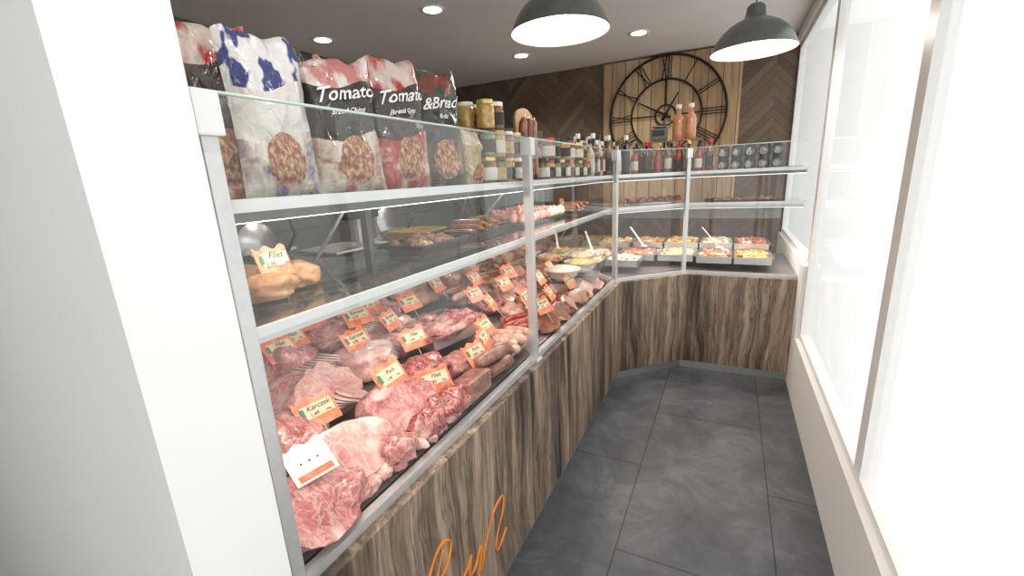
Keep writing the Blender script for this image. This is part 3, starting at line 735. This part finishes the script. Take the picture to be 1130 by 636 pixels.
group('liquor_bottles',f4)
def f5(b):
    for i in range(5):
        for l in range(2):
            x=-.06+.085*i; z=1.531+.086*l
            jar(b,x,3.63,z,.038,.085,'labeld','dark','labeld')
            b.lathe([(0,0),(.027,0)],'ceramic',TR(x-.006,3.63-.0405,z+.038)@RZ(R(-8))@Matrix.Rotation(R(90),4,'X'),16)
group('round_label_tins',f5)
b=B(); b.box((-.44,3.82,1.775),(.44,.10,.008),'kraft')
for x in (-.65,-.23): b.box((x,3.82,1.653),(.012,.09,.238),'kraft')
b.done('wooden_riser')
group('rose_spirit_bottles',lambda b:[bottle(b,x,3.82,1.780,.042,.26,'rose','whitelid','rose') for x in (-.40,-.31)])
b=B(); b.box((-.54,3.82,1.83),(.12,.08,.09),'grey',None,.006); b.box((-.54,3.775,1.84),(.09,.004,.04),'dark'); b.lathe([(.02,0),(.055,.01),(.06,.015)],'steel',TR(-.54,3.82,1.876),20); b.done('kitchen_scale')
b=B()
for i in range(6): b.saus((-.80-.02*(i%2),1.79+.026*i,1.67),.27,.016,'sausr' if i%2 else 'smoked',R(90),.03,R(88))
b.done('dried_sausages')
b=B(); pts=[(-.06,0),(.06,0),(.06,.27)]+[(.06*math.cos(a),.27+.06*math.sin(a)) for a in [math.pi*i/10 for i in range(1,10)]]+[(-.06,.27)]
n=len(pts); T=TR(-.86,1.95,1.531)@RZ(R(70))@Matrix.Rotation(R(86),4,'X')
b.add([(p[0],p[1],0) for p in pts]+[(p[0],p[1],-.015) for p in pts],[list(range(n)),list(range(n,2*n))[::-1]]+[(i,n+i,n+(i+1)%n,(i+1)%n) for i in range(n)],'kraft',T)
b.done('chopping_board',recalc=False)

# ------------------------------------------------------------ back workspace
b=B()
b.box((-3.03,2.7,.45),(.66,3.6,.86),'steel',None,.01); b.box((-3.03,2.7,.90),(.72,3.7,.04),'steel',None,.006)
for i in range(5): b.box((-2.695,1.2+.75*i,.5),(.02,.6,.6),'grey')
b.done('work_counter')
def slicer(x,y):
    b=B(); T=TR(x,y,.92)
    b.box((0,0,.06),(.36,.42,.12),'rail',T,.02)
    b.lathe([(0,-.012),(.14,-.008),(.15,0),(.14,.008),(0,.012)],'steel',T@TR(.06,0,.28)@Matrix.Rotation(R(80),4,'Y'),32)
    b.box((.0,.0,.26),(.07,.16,.26),'rail',T,.02)
    b.box((.16,.02,.17),(.16,.34,.02),'steel',T@Matrix.Rotation(R(-14),4,'Y'),.004)
    b.tube([T@Vector((.2,.1,.2)),T@Vector((.24,.16,.32)),T@Vector((.16,.2,.42))],.012,'dark',8)
    return b.done('meat_slicer')
slicer(-2.95,1.9); slicer(-2.95,3.2)
b=B(); T=TR(-2.35,2.95,.92)
b.box((0,0,-.46),(.5,.9,.92),'grey',T,.01)
for z in (.02,.14):
    b.box((0,0,z+.01),(.3,.42,.01),'yellow',T)
    for sx in(-1,1): b.box((sx*.15,0,z+.06),(.01,.42,.1),'yellow',T); b.box((0,sx*.21,z+.06),(.3,.01,.1),'yellow',T)
b.done('yellow_crates')
b=B(); b.box((-2.0,4.1,1.0),(.5,.5,2.0),'grey',None,.02); b.box((-1.745,4.1,1.2),(.02,.03,.4),'steel'); b.done('storage_cabinet')
b=B(); b.box((-1.95,1.75,.55),(.4,.5,1.1),'grey',None,.01); b.box((-1.95,1.75,1.15),(.34,.36,.09),'rail',None,.015)
b.box((-1.95,1.75,1.215),(.32,.34,.015),'steel',None,.004); b.box((-1.99,1.94,1.30),(.03,.03,.28),'rail'); b.box((-1.96,1.94,1.42),(.05,.26,.12),'dark',None,.01)
b.done('counter_scale')
b=B()
b.tube([(-1.60,2.9,1.0),(-1.55,2.75,1.2),(-1.52,2.55,1.42),(-1.5,2.4,1.44),(-1.5,2.3,1.30),(-1.53,2.3,1.1),(-1.55,2.35,.99)],.008,'dark',8)
b.done('black_hose')

# ------------------------------------------------------------ camera / world
Xw=Vector((.897553,-.066125,.435920)); Yw=Vector((.438340,.240345,-.866078)); Uw=Xw.cross(Yw)
cam=bpy.data.cameras.new('camera'); co=bpy.data.objects.new('camera',cam); sc.collection.objects.link(co); sc.camera=co
cam.sensor_width=36; cam.lens=36*480/1130; cam.clip_start=.02
m=Matrix.Identity(4)
for i in range(3):
    m[0][i]=Xw[i]; m[1][i]=Yw[i]; m[2][i]=Uw[i]
m.translation=(0,0,1.55); co.matrix_world=m
w=bpy.data.worlds.new('overcast'); sc.world=w; w.use_nodes=True
bg=w.node_tree.nodes['Background']; bg.inputs[0].default_value=(1,.99,.975,1); bg.inputs[1].default_value=1.5
